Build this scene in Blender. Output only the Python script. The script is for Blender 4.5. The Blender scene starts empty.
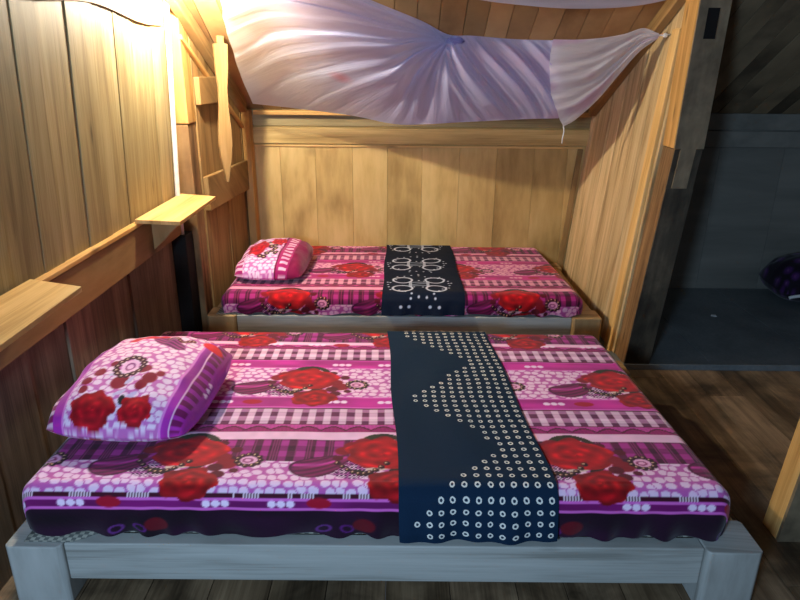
import bpy, bmesh, math, random
import numpy as np
from mathutils import Vector
random.seed(7); RNG = np.random.default_rng(11)
S = bpy.context.scene; COL = S.collection

# ------------------------------------------------------------------ camera
CAMZ, F, PITCH = 1.53, 640.0, math.radians(19.93)
CP, SP = math.cos(PITCH), math.sin(PITCH)
def at(x, y, Y):
    """photo pixel -> point in the room at depth Y"""
    u = (x-400)/F; v = (300-y)/F
    t = Y/(CP+SP*v)
    return Vector((u*t, Y, CAMZ+(-SP+CP*v)*t))

# ------------------------------------------------------------------ colour
def lin(c):
    c = np.asarray(c, float)/255.0
    return np.where(c <= .04045, c/12.92, ((c+.055)/1.055)**2.4)
def L4(c): return tuple(lin(c))+(1.0,)

# ------------------------------------------------------------------ node helper
class NT:
    def __init__(s, name):
        s.m = bpy.data.materials.new(name); s.m.use_nodes = True
        s.t = s.m.node_tree; s.t.nodes.clear()
        s.out = s.n('ShaderNodeOutputMaterial')
    def n(s, typ, **kw):
        nd = s.t.nodes.new(typ)
        for k, v in kw.items(): setattr(nd, k, v)
        return nd
    def l(s, a, b): s.t.links.new(a, b)
    def val(s, sock, v):
        if hasattr(v, 'is_output'): s.l(v, sock)
        else: sock.default_value = v
    def math(s, op, a, b=0.0, c=0.0):
        nd = s.n('ShaderNodeMath', operation=op)
        s.val(nd.inputs[0], a); s.val(nd.inputs[1], b); s.val(nd.inputs[2], c)
        return nd.outputs[0]
    def comb(s, x, y, z):
        nd = s.n('ShaderNodeCombineXYZ')
        for i, v in enumerate((x, y, z)): s.val(nd.inputs[i], v)
        return nd.outputs[0]
    def noise(s, vec, scale=1, detail=3, rough=.55, dist=0):
        nd = s.n('ShaderNodeTexNoise'); s.l(vec, nd.inputs['Vector'])
        nd.inputs['Scale'].default_value = scale; nd.inputs['Detail'].default_value = detail
        nd.inputs['Roughness'].default_value = rough; nd.inputs['Distortion'].default_value = dist
        return nd.outputs['Fac']
    def ramp(s, fac, stops):
        nd = s.n('ShaderNodeValToRGB'); e = nd.color_ramp.elements
        while len(e) < len(stops): e.new(.5)
        for i, (p, c) in enumerate(stops): e[i].position = p; e[i].color = c
        s.l(fac, nd.inputs[0]); return nd.outputs[0]
    def mix(s, fac, a, b, mode='MIX'):
        nd = s.n('ShaderNodeMix', data_type='RGBA', blend_type=mode)
        s.val(nd.inputs['Factor'], fac); s.val(nd.inputs['A'], a); s.val(nd.inputs['B'], b)
        return nd.outputs['Result']
    def bsdf(s, col, rough=.6, spec=.3, bump=None, bstr=.2, bdist=.01, **kw):
        p = s.n('ShaderNodeBsdfPrincipled')
        s.val(p.inputs['Base Color'], col); s.val(p.inputs['Roughness'], rough)
        p.inputs['Specular IOR Level'].default_value = spec
        for k, v in kw.items(): s.val(p.inputs[k], v)
        if bump is not None:
            b = s.n('ShaderNodeBump'); b.inputs['Strength'].default_value = bstr
            b.inputs['Distance'].default_value = bdist
            s.l(bump, b.inputs['Height']); s.l(b.outputs[0], p.inputs['Normal'])
        s.l(p.outputs[0], s.out.inputs[0]); return p

def wood(name, light, mid, dark, var=.35, rough=.6, stain=0.0, spec=.25, knots=True):
    t = NT(name)
    a = t.n('ShaderNodeAttribute', attribute_name='gv'); sp = t.n('ShaderNodeSeparateXYZ')
    t.l(a.outputs['Vector'], sp.inputs[0]); u, v, r = sp.outputs
    broad = t.noise(t.comb(t.math('MULTIPLY', u, .9), t.math('MULTIPLY', v, 9), t.math('MULTIPLY', r, 31)), 1.6, 3, .5, .6)
    fine = t.noise(t.comb(t.math('MULTIPLY', u, 3), t.math('MULTIPLY', v, 95), t.math('MULTIPLY', r, 57)), 1.3, 4, .6)
    f = t.math('ADD', t.math('MULTIPLY', broad, .62), t.math('MULTIPLY', fine, .38))
    c = t.ramp(f, [(.34, L4(dark)), (.5, L4(mid)), (.66, L4(light))])
    if knots:
        vo = t.n('ShaderNodeTexVoronoi'); vo.inputs['Scale'].default_value = 1.0
        t.l(t.comb(t.math('MULTIPLY', u, 2.3), t.math('MULTIPLY', v, 7.5), t.math('MULTIPLY', r, 17)), vo.inputs['Vector'])
        k = t.ramp(vo.outputs['Distance'], [(.03, (1, 1, 1, 1)), (.13, (0, 0, 0, 1))])
        c = t.mix(t.math('MULTIPLY', k, .6), c, L4([x*.42 for x in dark]))
    br = t.math('ADD', t.math('MULTIPLY', r, var), 1-var*.55)
    c = t.mix(1.0, c, t.comb(br, br, t.math('POWER', br, 1.1)), 'MULTIPLY')
    if stain:
        tc = t.n('ShaderNodeTexCoord')
        s1 = t.noise(tc.outputs['Object'], 2.6, 5, .65, .4)
        k = t.ramp(s1, [(.42, (0, 0, 0, 1)), (.62, (1, 1, 1, 1))])
        c = t.mix(t.math('MULTIPLY', k, stain), c, L4([x*.35 for x in dark]))
    t.bsdf(c, rough, spec, bump=f, bstr=.25, bdist=.004)
    return t.m

def plain(name, col, rough=.6, spec=.3, nscale=30, var=.15, metallic=0.0):
    t = NT(name); tc = t.n('ShaderNodeTexCoord')
    f = t.noise(tc.outputs['Object'], nscale, 4)
    c = t.mix(f, L4([x*(1-var) for x in col]), L4([min(255, x*(1+var)) for x in col]))
    t.bsdf(c, rough, spec, bump=f, bstr=.1, bdist=.003, Metallic=metallic)
    return t.m

M = {}
M['pine'] = wood('pine_boards', (214, 182, 122), (196, 163, 102), (162, 130, 77), .3)
M['pale'] = wood('pale_weathered_boards', (166, 149, 110), (148, 130, 90), (118, 100, 67), .36)
M['honey'] = wood('honey_timber', (212, 168, 104), (194, 148, 84), (160, 114, 58), .2)
M['shelf'] = wood('fresh_sawn_timber', (226, 188, 124), (214, 172, 106), (186, 140, 78), .2)
M['brown'] = wood('brown_boards', (144, 121, 97), (120, 99, 78), (84, 68, 53), .55, .65, .25)
M['mid'] = wood('dull_brown_timber', (172, 136, 88), (152, 118, 72), (114, 86, 50), .25, .65)
M['rough'] = wood('rough_old_timber', (166, 130, 88), (138, 104, 68), (84, 60, 38), .3, .75, .28)
M['wallr'] = wood('partition_boards', (226, 198, 152), (206, 176, 128), (164, 132, 88), .42)
M['grey'] = wood('shaded_face_timber', (158, 138, 108), (128, 110, 86), (84, 74, 58), .2, .65, .5, .3, False)  # post fronts: the shade of the unlit side is in this colour
M['bed'] = wood('bare_bed_timber', (188, 188, 182), (174, 174, 168), (142, 141, 134), .2, .55)
M['bedpost'] = wood('bed_post_timber', (190, 162, 118), (170, 140, 98), (130, 102, 66), .2, .6)
M['roof'] = wood('roof_boards', (192, 152, 102), (168, 128, 84), (128, 92, 56), .45)
M['floor'] = wood('worn_floor_planks', (158, 132, 102), (130, 106, 80), (86, 68, 50), .4, .42, .75, .4, False)
M['black'] = wood('recess_shade_black', (36, 30, 26), (26, 22, 19), (16, 13, 11), .2, .8)  # near-black standing for shade in gaps and recesses
M['white'] = plain('white_plastic', (232, 230, 222), .4, .4)
M['steel'] = plain('zinc_plated_steel', (170, 165, 155), .35, .5, metallic=.9)

# ------------------------------------------------------------------ objects
def tag(o, label=None, cat=None, group=None, kind=None):
    if label: o['label'] = label
    if cat: o['category'] = cat
    if group: o['group'] = group
    if kind: o['kind'] = kind
    return o
def empty(name, loc, label, cat, group=None):
    o = bpy.data.objects.new(name, None); COL.objects.link(o); o.location = loc
    o.empty_display_size = .1
    bpy.context.view_layer.update()
    return tag(o, label, cat, group)
def link(name, me, mat, parent=None, smooth=False):
    o = bpy.data.objects.new(name, me); COL.objects.link(o)
    if mat: me.materials.append(mat)
    if parent is not None:
        o.parent = parent; o.matrix_parent_inverse = parent.matrix_world.inverted()
    if smooth: me.polygons.foreach_set('use_smooth', [True]*len(me.polygons))
    return o

class Wd:
    """collects timber pieces into one mesh; every piece carries its own grain coordinates"""
    def __init__(s): s.v = []; s.f = []; s.g = []
    def poly(s, pts, faces, axis, r=None):
        r = random.random() if r is None else r
        ax = Vector(axis).normalized()
        p1 = ax.orthogonal().normalized(); p2 = ax.cross(p1)
        b = len(s.v); off = r*13.7
        for p in pts:
            p = Vector(p)
            s.v.append(p); s.g.append((p.dot(ax)+off, p.dot(p1)+p.dot(p2)*.8+off*.7, r))
        for f in faces: s.f.append([b+i for i in f])
    def hexa(s, q0, q1, axis, r=None):
        """q0, q1: two opposite quads, corner to corner"""
        s.poly(list(q0)+list(q1), [(3, 2, 1, 0), (4, 5, 6, 7), (0, 1, 5, 4), (1, 2, 6, 5), (2, 3, 7, 6), (3, 0, 4, 7)], axis, r)
    def box(s, a, b, axis=None, r=None):
        x0, y0, z0 = [min(a[i], b[i]) for i in range(3)]; x1, y1, z1 = [max(a[i], b[i]) for i in range(3)]
        if axis is None:
            d = (x1-x0, y1-y0, z1-z0); k = d.index(max(d)); axis = [0, 0, 0]; axis[k] = 1
        s.hexa([(x0, y0, z0), (x1, y0, z0), (x1, y1, z0), (x0, y1, z0)], [(x0, y0, z1), (x1, y0, z1), (x1, y1, z1), (x0, y1, z1)], axis, r)
    def prism(s, outline, vec, axis, r=None):
        n = len(outline); o = [Vector(p) for p in outline]; vec = Vector(vec)
        s.poly(o+[p+vec for p in o], [tuple(range(n-1, -1, -1)), tuple(range(n, 2*n))]+[(i, (i+1) % n, n+(i+1) % n, n+i) for i in range(n)], axis, r)
    def build(s, name, mat, parent=None, bevel=.003, smooth=False):
        me = bpy.data.meshes.new(name); me.from_pydata(s.v, [], s.f); me.update()
        bm = bmesh.new(); bm.from_mesh(me); bmesh.ops.recalc_face_normals(bm, faces=bm.faces); bm.to_mesh(me); bm.free()
        a = me.attributes.new('gv', 'FLOAT_VECTOR', 'POINT')
        a.data.foreach_set('vector', np.array(s.g, np.float32).ravel())
        o = link(name, me, mat, parent, smooth)
        if bevel:
            m = o.modifiers.new('bevel', 'BEVEL'); m.width = bevel; m.segments = 2; m.limit_method = 'ANGLE'
        return o
def struct(o): o['kind'] = 'structure'; return o

def grid_mesh(name, P, mat, parent=None, col=None, attrs=None, smooth=True, wrap=False):
    """P: (n,m,3) array of points -> one quad sheet"""
    n, m = P.shape[:2]
    idx = np.arange(n*m).reshape(n, m)
    q = np.stack([idx[:-1, :-1], idx[1:, :-1], idx[1:, 1:], idx[:-1, 1:]], -1).reshape(-1, 4)
    if wrap:
        q = np.concatenate([q, np.stack([idx[:-1, -1], idx[1:, -1], idx[1:, 0], idx[:-1, 0]], -1)])
    me = bpy.data.meshes.new(name)
    me.vertices.add(n*m); me.vertices.foreach_set('co', P.reshape(-1).astype(np.float32))
    k = len(q); me.loops.add(k*4); me.loops.foreach_set('vertex_index', q.reshape(-1).astype(np.int32))
    me.polygons.add(k); me.polygons.foreach_set('loop_start', np.arange(0, k*4, 4, dtype=np.int32))
    me.update(calc_edges=True); me.validate()
    if col is not None:
        a = me.attributes.new('paint', 'FLOAT_COLOR', 'POINT')
        c = np.ones((n*m, 4), np.float32); c[:, :3] = lin(col.reshape(-1, 3)); a.data.foreach_set('color', c.ravel())
    for nm, arr in (attrs or {}).items():
        a = me.attributes.new(nm, 'FLOAT_VECTOR', 'POINT'); a.data.foreach_set('vector', arr.reshape(-1).astype(np.float32))
    o = link(name, me, mat, parent, smooth)
    return o

def tube(name, pts, rad, mat, parent=None, sides=8):
    pts = [Vector(p) for p in pts]; n = len(pts); rows = []
    for i, p in enumerate(pts):
        d = (pts[min(i+1, n-1)]-pts[max(i-1, 0)]).normalized()
        a = d.orthogonal().normalized() if i == 0 else (a-d*a.dot(d)).normalized()
        b = d.cross(a); r = rad[i] if hasattr(rad, '__len__') else rad
        rows.append([p+(a*math.cos(2*math.pi*k/sides)+b*math.sin(2*math.pi*k/sides))*r for k in range(sides)])
    v = [q for row in rows for q in row]; f = []
    for i in range(n-1):
        for k in range(sides):
            f.append((i*sides+k, i*sides+(k+1) % sides, (i+1)*sides+(k+1) % sides, (i+1)*sides+k))
    f.append(tuple(range(sides-1, -1, -1))); f.append(tuple((n-1)*sides+k for k in range(sides)))
    me = bpy.data.meshes.new(name); me.from_pydata(v, [], f); me.update()
    return link(name, me, mat, parent, True)

# ================================================================== THE ROOM
YB = 4.45                                   # back wall
ROOFZ, ROOFS = 1.262, .60                   # roof height at the back wall and its slope
def roof(Y): return ROOFZ+ROOFS*(YB-Y)
def xl(z): return -1.215+.05*max(0, z-.885)  # near left wall leans in a little
def xr(Y, z):                               # right partition leans out
    return 1.205-.04*(Y-3.2)/1.25+.083*z

# floor: planks along Y
w = Wd(); x = -1.5
while x < 4.2:
    ww = random.uniform(.15, .21); y = -1.0
    while y < 4.5:
        ln = random.uniform(1.2, 2.4); w.box((x, y, -.03), (x+ww-.002, min(y+ln-.002, 4.55), 0), (0, 1, 0)); y += ln
    x += ww
struct(w.build('floor', M['floor'], bevel=.0015))
# raised grey floor of the far dark room
t = NT('grey_painted_boards'); tc = t.n('ShaderNodeTexCoord')
f1 = t.noise(tc.outputs['Object'], 3.0, 5, .6, .3); f2 = t.noise(tc.outputs['Object'], 60, 3)
c = t.ramp(f1, [(.3, L4((90, 96, 98))), (.7, L4((122, 128, 128)))])
t.bsdf(t.mix(.2, c, t.ramp(f2, [(.3, L4((80, 86, 90))), (.7, L4((140, 144, 146)))])), .5, .35, bump=f2, bstr=.06)
M['greyfloor'] = t.m
w = Wd()
for x0 in np.arange(1.1, 4.2, .6):
    w.box((x0, 3.17, 0), (x0+.597, YB, .03), (0, 1, 0))
w.box((1.1, 3.14, 0), (4.3, 3.168, .034), (1, 0, 0))
struct(w.build('floor_platform', M['greyfloor'], bevel=.002))

# back wall: recessed boards under two beams
def back_boards(x0, x1, mat, name, ww=.24):
    w = Wd(); x = x0
    while x < x1-.01:
        b = min(x+ww*random.uniform(.93, 1.07), x1)
        j = random.uniform(0, .0015)
        w.box((x+.0006, YB+j, -.02), (b-.0006, YB+.03, 1.04), (0, 0, 1)); x = b
    w.box((x0, YB+.002, 1.04), (x1, YB+.03, 1.7), (1, 0, 0), .8)
    w.box((x0, YB+.03, -.02), (x1, YB+.045, 1.7), (1, 0, 0), .3)
    return struct(w.build(name, mat, bevel=.002))
back_boards(-1.06, 1.30, M['pine'], 'wall_back')
t = NT('shade_grey_boards'); a = t.n('ShaderNodeAttribute', attribute_name='gv')
f1 = t.noise(a.outputs['Vector'], 5, 4, .6, .5)
t.bsdf(t.ramp(f1, [(.3, L4((108, 106, 98))), (.7, L4((134, 130, 120)))]), .7, .2, bump=f1, bstr=.1)  # same back wall, greyed so the colour carries the dark room's dimness
M['greywall'] = t.m
back_boards(1.30, 4.3, M['greywall'], 'wall_back_right', .42)
def beam(name, a, b, mat, r=None): w = Wd(); w.box(a, b, None, r); return struct(w.build(name, mat, bevel=.004))
beam('trim_1', (-1.03, YB-.022, 1.043), (1.262, YB, 1.150), M['pine'], .55)
beam('trim_2', (-1.03, YB-.012, 1.158), (1.268, YB, 1.262), M['pale'], .7)
beam('trim_3', (-1.0, YB-.012, 1.022), (1.23, YB, 1.036), M['shelf'], .5)
beam('trim_4', (1.30, YB-.022, 1.043), (4.3, YB, 1.150), M['greywall'], .3)
beam('trim_5', (1.30, YB-.014, 1.156), (4.3, YB, 1.262), M['greywall'], .9)
w = Wd(); w.hexa([(1.118, YB-.02, -.0), (1.152, YB-.02, 0), (1.152, YB, 0), (1.118, YB, 0)], [(1.2, YB-.02, 1.02), (1.234, YB-.02, 1.02), (1.234, YB, 1.02), (1.2, YB, 1.02)], (0, 0, 1), .3)
struct(w.build('trim_6', M['mid']))
# wall plate along the eaves, just under the roof boards
beam('trim_7', (-.98, YB-.07, 1.232), (1.255, YB-.015, 1.262), M['honey'], .4)

# roof boards running up the slope
def roof_boards(name, x0, x1, mat, ww=.125):
    w = Wd(); x = x0; d = Vector((0, -1, ROOFS)).normalized(); n = Vector((0, ROOFS, 1)).normalized()
    p0 = Vector((0, YB+.05, roof(YB+.05)))
    while x < x1-.01:
        b = min(x+ww*random.uniform(.9, 1.1), x1); j = n*random.uniform(0, .004)
        A = p0+j; B = p0+d*3.9+j
        w.hexa([A+Vector((x+.0015, 0, 0)), A+Vector((b-.0015, 0, 0)), A+Vector((b-.0015, 0, 0))+n*.02, A+Vector((x+.0015, 0, 0))+n*.02],
               [B+Vector((x+.0015, 0, 0)), B+Vector((b-.0015, 0, 0)), B+Vector((b-.0015, 0, 0))+n*.02, B+Vector((x+.0015, 0, 0))+n*.02], d)
        x = b
    A = p0+n*.022; B = p0+d*3.9+n*.022; X0 = Vector((x0, 0, 0)); X1 = Vector((x1, 0, 0))
    w.hexa([A+X0, A+X1, A+X1+n*.02, A+X0+n*.02], [B+X0, B+X1, B+X1+n*.02, B+X0+n*.02], d, .2)
    return struct(w.build(name, mat, bevel=.0015))
roof_boards('ceiling', -1.9, 1.36, M['roof'])
M['darkroof'] = wood('dark_roof_boards', (176, 152, 118), (146, 126, 98), (98, 84, 66), .5, .7)
roof_boards('ceiling_right', 1.36, 4.3, M['darkroof'], .11)

# near left wall: lower boards, rail, upper boards
def lean_board(w, y0, y1, z0, z1, d=0.0, th=.025, r=None):
    a, b = xl(z0)-d, xl(z1)-d
    w.hexa([(a-th, y0, z0), (a, y0, z0), (a, y1, z0), (a-th, y1, z0)], [(b-th, y0, z1), (b, y0, z1), (b, y1, z1), (b-th, y1, z1)], (0, 0, 1), r)
w = Wd(); y = .2; j = 0
while y < 3.44:
    b = min(y+random.uniform(.13, .24), 3.44); lean_board(w, y+.0007, b-.0007, .85, 1.95, [0, .003, .001, .004][j % 4]); y = b; j += 1
struct(w.build('wall_left', M['pale'], bevel=.002))
w = Wd(); y = .2; j = 0
while y < 3.36:
    b = min(y+random.uniform(.17, .27), 3.36); lean_board(w, y+.0008, b-.0008, 0, .70, .012+[0, .005, .011][j % 3]); y = b; j += 1
struct(w.build('wall_left_lower', M['brown'], bevel=.002))
w = Wd(); w.box((-1.25, .2, .665), (-1.195, 3.44, .84)); struct(w.build('trim_8', M['mid'], bevel=.006))
w = Wd(); w.box((-1.25, .2, .84), (-1.188, 3.46, .858)); struct(w.build('trim_9', M['honey'], bevel=.003))
w = Wd(); w.hexa([(-1.36, .2, -.02), (-1.272, .2, -.02), (-1.272, 3.44, -.02), (-1.36, 3.44, -.02)], [(-1.36, .2, 1.95), (-1.20, .2, 1.95), (-1.20, 3.44, 1.95), (-1.36, 3.44, 1.95)], (0, 1, 0), .1); struct(w.build('trim_19', M['black'], bevel=0))  # black backing added so the gaps between the boards read dark
# slab with a wavy waney edge along the top of the near left wall
w = Wd(); N = 40; front = []; back = []
ys = np.linspace(.2, 3.36, N)
zb = 1.718+.018*np.sin(ys*3.1)+.010*np.sin(ys*7.3+1)
for i in range(N-1):
    y0, y1 = ys[i], ys[i+1]
    x0 = -1.175+.0; th = .05
    w.poly([(x0-th, y0, zb[i]), (x0+.01, y0, zb[i]+.006), (x0+.012, y0, 1.98), (x0-th, y0, 1.98),
            (x0-th, y1, zb[i+1]), (x0+.01, y1, zb[i+1]+.006), (x0+.012, y1, 1.98), (x0-th, y1, 1.98)],
           [(0, 1, 5, 4), (1, 2, 6, 5), (2, 3, 7, 6)]+([(3, 2, 1, 0)] if i == 0 else [])+([(4, 5, 6, 7)] if i == N-2 else []), (0, 1, 0), .62)
struct(w.build('trim_10', M['rough'], bevel=0))

# post at the end of the near left wall: upper timber on a rough lower timber
pw = empty('wall_post', (-1.19, 3.57, 0), 'square timber post with a spliced lower half beside the white cable pipe', 'post')
w = Wd(); w.hexa([(-1.27, 3.50, 1.24), (-1.128, 3.50, 1.24), (-1.128, 3.64, 1.24), (-1.27, 3.64, 1.24)], [(-1.27, 3.50, 1.825), (-1.128, 3.50, 1.825), (-1.128, 3.64, 1.742), (-1.27, 3.64, 1.742)], (0, 0, 1), .5); w.build('upper_timber', M['honey'], pw, .006)
w = Wd(); w.box((-1.27, 3.503, 0.0), (-1.133, 3.637, 1.238)); w.build('lower_timber', M['rough'], pw, .006)
w = Wd(); w.box((-1.25, 3.37, 0), (-1.165, 3.498, .664)); struct(w.build('trim_11', M['black'], bevel=.004))  # black fill standing for the shade in the recess beside the post

# far left wall, toeing in towards the back corner
def xf(Y): return -1.125+.075*(Y-3.64)/.81
w = Wd(); y = 3.64; j = 0
while y < YB-.005:
    b = min(y+random.uniform(.13, .19), YB); d = [0, .004][j % 2]
    w.hexa([(xf(y)-.03, y+.001, 0), (xf(y)-d, y+.001, 0), (xf(b)-d, b-.001, 0), (xf(b)-.03, b-.001, 0)],
           [(xf(y)-.03, y+.001, roof(y)), (xf(y)-d, y+.001, roof(y)), (xf(b)-d, b-.001, roof(b)), (xf(b)-.03, b-.001, roof(b))], (0, 0, 1)); y = b; j += 1
struct(w.build('wall_left_far', M['mid'], bevel=.002))
def far_rail(name, y0, y1, z0, z1, mat, th=.03, r=.5):
    w = Wd(); w.hexa([(xf(y0), y0, z0), (xf(y0)+th, y0, z0), (xf(y0)+th, y0, z1), (xf(y0), y0, z1)],
                     [(xf(y1), y1, z0), (xf(y1)+th, y1, z0), (xf(y1)+th, y1, z1), (xf(y1), y1, z1)], (0, 1, 0), r)
    return struct(w.build(name, mat, bevel=.004))
far_rail('trim_12', 3.645, 4.36, .745, .94, M['mid'])
far_rail('trim_13', 3.645, 3.93, 1.33, 1.475, M['mid'], r=.8)
# rafters against the left wall and the right partition, following the roof
def rafter(name, xa, xb, y0, y1, drop0, drop1, mat, r=.5):
    w = Wd(); w.hexa([(xa(y0), y0, roof(y0)-drop1), (xb(y0), y0, roof(y0)-drop1), (xb(y0), y0, roof(y0)-drop0), (xa(y0), y0, roof(y0)-drop0)],
                     [(xa(y1), y1, roof(y1)-drop1), (xb(y1), y1, roof(y1)-drop1), (xb(y1), y1, roof(y1)-drop0), (xa(y1), y1, roof(y1)-drop0)], (0, -1, ROOFS), r)
    return struct(w.build(name, mat, bevel=.004))
rafter('trim_14', lambda Y: xf(Y)+.001, lambda Y: xf(Y)+.05, 3.2, YB-.1, .0, .075, M['mid'], .3)
rafter('trim_15', lambda Y: xf(Y)+.001, lambda Y: xf(Y)+.022, 3.5, YB-.1, .15, .175, M['honey'], .5)
rafter('trim_16', lambda Y: xr(Y, roof(Y))-.055, lambda Y: xr(Y, roof(Y))-.008, 3.3, YB-.1, .0, .08, M['mid'], .5)
w = Wd(); w.box((-1.052, YB-.105, 0), (-1.0, YB-.0, 1.262)); struct(w.build('trim_17', M['honey'], bevel=.004))

# right partition boards, leaning out
w = Wd(); y = 3.29; j = 0
while y < YB-.005:
    b = min(y+random.uniform(.10, .16), YB); d = [0, .004, .002][j % 3]; th = .03
    if YB-b < .05: b = YB
    def ring(z, za=None): return [(xr(y, z)+d, y+.001, z), (xr(y, z)+th, y+.001, z), (xr(b, z)+th, b-.001, z), (xr(b, z)+d, b-.001, z)]
    q1 = [(xr(Y, roof(Y))+e, Y, roof(Y)) for e, Y in ((d, y+.001), (th, y+.001), (th, b-.001), (d, b-.001))]
    w.hexa(ring(0), q1, (.083, 0, 1)); y = b; j += 1
struct(w.build('wall_right', M['wallr'], bevel=.002))

# leaning door posts of the partition: front coloured grey as in shade, side honey as lit, spliced halfway
LEAN = .078
def bend(z): return .089*z if z < 1.18 else .105+.024*(z-1.18)
def post(name, x0, y0, wd, dp, ztop, label, splice):
    P = empty(name, (x0+wd/2, y0+dp/2, 0), label, 'post')
    def seg(z0, z1, xa, xb, ya, yb, ins=0.0):
        bd = bend if splice else (lambda z: .09*z)
        return ([(xa+bd(z), ya, z) for z in (z0,)]+[(xb+bd(z0), ya, z0), (xb+bd(z0), yb, z0), (xa+bd(z0), yb, z0)],
                [(xa+bd(z1), ya, z1), (xb+bd(z1), ya, z1), (xb+bd(z1), yb, z1), (xa+bd(z1), yb, z1)])
    ax = (LEAN, 0, 1)
    sk = .012                                # thin front skin carrying the shaded colour, lit timber colour behind it
    if splice:
        zs = 1.175
        w = Wd(); w.hexa(*seg(zs, ztop, x0, x0+wd, y0+sk, y0+dp), ax, .6); w.build('upper_timber', M['honey'], P, .004)
        w = Wd(); w.hexa(*seg(0, zs-.002, x0+.004, x0+wd-.002, y0+sk, y0+dp+.005), ax, .3); w.build('lower_timber', M['rough'], P, .006)
        w = Wd()                             # face with a tongue let down into the lower timber and a mortise near its top
        m0, m1 = x0+wd*.32, x0+wd*.70
        w.hexa(*seg(zs, 1.665, x0, x0+wd, y0, y0+sk), ax, .5)
        w.hexa(*seg(1.665, 1.795, x0, m0-.004, y0, y0+sk), ax, .5); w.hexa(*seg(1.665, 1.795, m1, x0+wd, y0, y0+sk), ax, .5)
        w.hexa(*seg(1.795, ztop, x0, x0+wd, y0, y0+sk), ax, .5)
        w.hexa(*seg(.985, zs, x0+wd*.22, x0+wd*.74, y0, y0+sk), ax, .5)
        w.build('tongue_face', M['grey'], P, 0)
        w = Wd(); w.hexa(*seg(1.665, 1.795, m0-.004, m1, y0+.008, y0+sk), ax, .2); w.build('mortise', M['black'], P, 0)  # black plug painted as the shade inside the hole
        w = Wd()
        w.hexa(*seg(0, .983, x0+.006, x0+wd, y0+.003, y0+sk), ax, .1)
        w.hexa(*seg(.983, zs-.004, x0+.006, x0+wd*.22-.003, y0+.006, y0+sk), ax, .1)
        w.hexa(*seg(.983, zs-.004, x0+wd*.74+.003, x0+wd-.002, y0+.006, y0+sk), ax, .1)
        w.build('lower_face', M['grey2'], P, 0)
    else:
        w = Wd(); w.hexa(*seg(0, ztop, x0, x0+wd, y0+sk, y0+dp), ax, .6); w.build('timber', M['honey'], P, .004)
        w = Wd(); w.hexa(*seg(0, ztop, x0, x0+wd, y0, y0+sk), ax, .5); w.build('front_face', M['grey'], P, 0)
    return P
M['grey2'] = wood('lower_shaded_face_timber', (128, 112, 90), (84, 74, 60), (38, 34, 28), .2, .7, .7, .25, False)  # lower post front: stained timber, darkened for its unlit side
post('door_post', 1.208, 3.14, .140, .17, 1.93, 'tall leaning post at the partition end with a spliced tongue joint', True)
post('door_post', 1.312, 1.80, .138, .10, 2.6, 'leaning honey brown post at the right edge of the photo', False)
# narrow cream batten behind the far door post
w = Wd(); y0, y1 = 3.315, 3.40
w.hexa([(xr(y0, 0)-.02, y0, 0), (xr(y0, 0)-.001, y0, 0), (xr(y1, 0)-.001, y1, 0), (xr(y1, 0)-.02, y1, 0)],
       [(xr(y0, 1.72)-.02, y0, 1.72), (xr(y0, 1.72)-.001, y0, 1.72), (xr(y1, 1.72)-.001, y1, 1.72), (xr(y1, 1.72)-.02, y1, 1.72)], (LEAN, 0, 1), .9)
struct(w.build('trim_18', M['shelf'], bevel=.003))

# ================================================================== SMALL THINGS ON THE LEFT WALL
def shelf(y0, y1, xo0, xo1, label, bracket):
    s = empty('wall_shelf', (-1.1, (y0+y1)/2, .859), label, 'shelf', 'shelf boards on the left wall rail')
    w = Wd(); w.prism([(-1.2, y0+.03, .8595), (xo0, y0, .8595), (xo1, y1-.07, .8595), (-1.2, y1, .8595)], (0, 0, .018), (0, 1, 0), .6)
    w.build('board', M['shelf'], s, .002)
    if bracket:
        w = Wd(); w.prism([(-1.194, 3.0, .859), (-1.02, 3.0, .859), (-1.15, 3.0, .73), (-1.194, 3.0, .69)], (0, .03, 0), (0, 0, 1), .2); w.build('bracket', M['mid'], s, .002)
shelf(2.80, 3.47, -.985, -.99, 'small pale sawn shelf board farther along the left rail, beside the white pipe', True)
shelf(1.30, 1.97, -.985, -1.0, 'small pale sawn shelf board nearest the camera on the left rail', False)

tag(tube('cable_pipe', [(xl(z)+.018, 3.415, z) for z in (.66, .88, 1.2, 1.5, 1.865)], .013, M['white'], None, 10), 'thin white plastic cable pipe running up the left wall', 'pipe')

# bare bulb
t = NT('lit_bulb_glass'); e = t.n('ShaderNodeEmission'); e.inputs[0].default_value = (1.0, .91, .72, 1); e.inputs[1].default_value = 2650
t.l(e.outputs[0], t.out.inputs[0]); M['glow'] = t.m
BULB = Vector((-1.0, 3.15, 1.855))
lb = empty('light_bulb', (-1.0, 3.15, 1.83), 'bare lit bulb high on the left wall above the white pipe', 'light bulb')
def lathe(name, prof, origin, mat, parent, sides=20):
    P = np.zeros((len(prof), sides, 3))
    for i, (r, z) in enumerate(prof):
        for k in range(sides): P[i, k] = (origin[0]+r*math.cos(2*math.pi*k/sides), origin[1]+r*math.sin(2*math.pi*k/sides), origin[2]+z)
    return grid_mesh(name, P, mat, parent, wrap=True)
lathe('globe', [(.0005, -.034), (.012, -.032), (.024, -.024), (.031, -.010), (.032, .004), (.027, .020), (.018, .034), (.013, .045)], BULB, M['glow'], lb)
lathe('lamp_holder', [(.013, .044), (.02, .046), (.021, .085), (.017, .10), (.0005, .10)], BULB, M['white'], lb)
tube('wire', [BULB+Vector((0, 0, .10)), BULB+Vector((-.02, .01, .115)), (-1.10, 3.2, 1.99)], .004, M['white'], lb, 6)

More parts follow.
